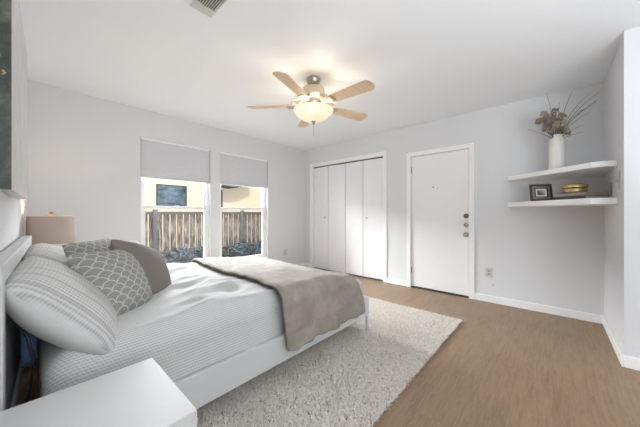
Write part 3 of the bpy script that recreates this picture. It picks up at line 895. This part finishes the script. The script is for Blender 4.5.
# ------------------------------------------------------------ rug
import numpy as np
rng = np.random.default_rng(3)
RX0, RX1, RY0, RY1 = .42, 2.965, .70, 3.05
rug = thing('area_rug', 'cream shag area rug on the oak floor under the bed', 'rug', (0, 0, 0))
box('backing', (RX0+.01, RY0+.01, .0005), (RX1-.01, RY1-.01, .010), 'rug_back', rug, .003)
def rug_pile(n):
    # dense where the rug is open to view, sparse under the bed
    x = rng.uniform(RX0, RX1, n); y = rng.uniform(RY0, RY1, n)
    hid = (y > 1.75) & (x < 2.05); keep = ~hid | (rng.random(n) < .15)
    x, y = x[keep], y[keep]; n = len(x)
    ang = rng.uniform(0, 2*PI, n); ln = rng.uniform(.017, .030, n); tilt = rng.uniform(.1, .95, n)
    dx, dy = np.cos(ang), np.sin(ang)
    w = rng.uniform(.0014, .0025, n)
    sx, sy = -dy*w, dx*w
    base = np.stack([x, y, np.full(n, .008)], 1)
    d = np.stack([dx*np.sin(tilt), dy*np.sin(tilt), np.cos(tilt)], 1)
    side = np.stack([sx, sy, np.zeros(n)], 1)
    mid = base + d*ln[:, None]*.55
    d2 = d + np.stack([dx*.5, dy*.5, np.full(n, -.45)], 1)
    tip = mid + d2*ln[:, None]*.45
    tip[:, 2] = np.maximum(tip[:, 2], .012)
    V = np.stack([base-side, base+side, mid+side*1.2, mid-side*1.2, tip+side*.7, tip-side*.7], 1).reshape(-1, 3)
    k = np.arange(n)[:, None]*6
    Fq = np.concatenate([k+np.array([[0, 1, 2, 3]]), k+np.array([[3, 2, 4, 5]])], 1).reshape(-1, 4)
    me = bpy.data.meshes.new('pile'); me.vertices.add(len(V)); me.vertices.foreach_set('co', V.ravel())
    me.loops.add(Fq.size); me.loops.foreach_set('vertex_index', Fq.ravel().astype(np.int32))
    me.polygons.add(len(Fq)); me.polygons.foreach_set('loop_start', np.arange(0, Fq.size, 4, dtype=np.int32))
    try: me.polygons.foreach_set('loop_total', np.full(len(Fq), 4, dtype=np.int32))
    except Exception: pass
    me.update(calc_edges=True); me.validate()
    me.materials.append(M['rug'])
    o = bpy.data.objects.new('pile', me); C.objects.link(o); o.parent = rug; o['kind'] = 'stuff'
    return o
rug_pile(230000)

# ------------------------------------------------------------ outside the windows
GZ = -.15
struct(box('ground', (-6, YN+.14, GZ-.1), (16, 16, GZ), 'ground'))
# unseen gabled roof, added and shaped to throw the slanted shade on the fence
bm = bmesh.new()
bm_prism(bm, [(-4, H+.14), (4.9, H+.14), (4.9, H+.18), (2.4, H+.20), (0, H+1.35), (-4, H+.2)], -4.35, 2.5, Matrix.Rotation(PI/2, 4, 'X'))
struct(obj('roof', bm, 'dark_roof'))
# fence
fe = thing('board_fence', 'weathered vertical board fence with dark posts and top rail behind the windows', 'fence', (4.0, 7.0, GZ))
bm = bmesh.new(); x = -3.5
while x < 5.5:
    wdt = .125 + random.uniform(-.006, .006)
    bm_box(bm, (x, 0, .03), (x+wdt, .018, 1.27 + random.uniform(-.015, .015))); x += wdt + .028
obj('boards', bm, 'fence', fe)
for z in (.25, 1.24):
    box('rail', (-3.5, -.045, z), (5.5, -.002, z+.07), 'rail_wood', fe)
for px in (-3.44, -2.02, .27, 2.6, 4.8):
    box('post', (px-.045, -.115, 0), (px+.045, -.046, 1.36), 'post', fe, .005)
# neighbour house
hs = thing('neighbour_house', 'cream stucco house with a dark window beyond the fence', 'house', (4.5, 10.0, GZ))
box('wall', (-7.5, 0, 0), (7.5, 4, 3.6), 'siding', hs)
def hwin(x0, x1, z0, z1):
    f = boxes('window_frame', [((x0-.03, -.03, z0-.03), (x0, .0, z1+.03)), ((x1, -.03, z0-.03), (x1+.03, 0, z1+.03)), ((x0, -.03, z0-.03), (x1, 0, z0)), ((x0, -.03, z1), (x1, 0, z1+.03))], 'rail_wood', hs)
    box('pane', (x0, -.012, z0), (x1, -.002, z1), 'house_glass', f)
hwin(-1.58, -.66, 1.40+.15, 2.08+.15)
bm = bmesh.new()
bm_prism(bm, [(.3, 2.36), (1.0, 2.28), (1.9, 2.62), (1.9, 2.74), (.3, 2.74)], 0, .7, Matrix.Rotation(PI/2, 4, 'X'))
bm_prism(bm, [(-8, -.5), (8, -.5), (8, 4.4), (-8, 4.4)], 3.6, 3.8)
obj('eaves', bm, 'dark_roof', hs)
box('downpipe', (.62, -.09, 0), (.72, -.01, 2.2), 'post', hs)
# shrubs along the fence
def shrub(x, y, w, h, label):
    t = thing('low_shrub', label, 'shrub', (x, y, GZ), 0, 'shrubs along the fence')
    bm = bmesh.new()
    for i in range(900):
        d = Vector((random.gauss(0, 1), random.gauss(0, 1), abs(random.gauss(0, 1)))).normalized()
        rr = random.uniform(.6, 1.0)
        c = Vector((d.x*w*rr, d.y*.3*rr, .05+d.z*h*rr))
        n = (d + Vector((random.gauss(0, .5), random.gauss(0, .5), random.gauss(0, .5)))).normalized()
        s = n.cross(Vector((.2, .4, .9))).normalized(); u2 = s.cross(n); L = random.uniform(.03, .05)
        vs4 = [bm.verts.new(c + s*L*a + u2*L*.55*b) for a, b in ((-1, 0), (0, -1), (1, 0), (0, 1))]
        bm.faces.new(vs4)
    obj('foliage', bm, 'leaf_shrub', t)
    bm = bmesh.new()
    for i in range(5): bm_tube(bm, [(random.uniform(-.05, .05), 0, -.02), (random.uniform(-.6, .6)*w, random.uniform(-.1, .1), h*.7)], .008, 5)
    obj('stem', bm, 'stem', t)
for x, h, lb in ((1.75, .42, 'low green shrub seen at the left end of the window nearer the lamp'), (2.45, .46, 'low green shrub in the middle of the view in the window nearer the lamp'), (3.10, .50, 'low green shrub seen at the right edge of the window nearer the lamp'),
              (3.95, .44, 'low green shrub seen at the left edge of the window nearer the closet'), (4.65, .42, 'low green shrub in the middle of the view in the window nearer the closet'), (5.30, .46, 'low green shrub seen at the right edge of the window nearer the closet')):
    shrub(x, 6.45, .40, h, lb)
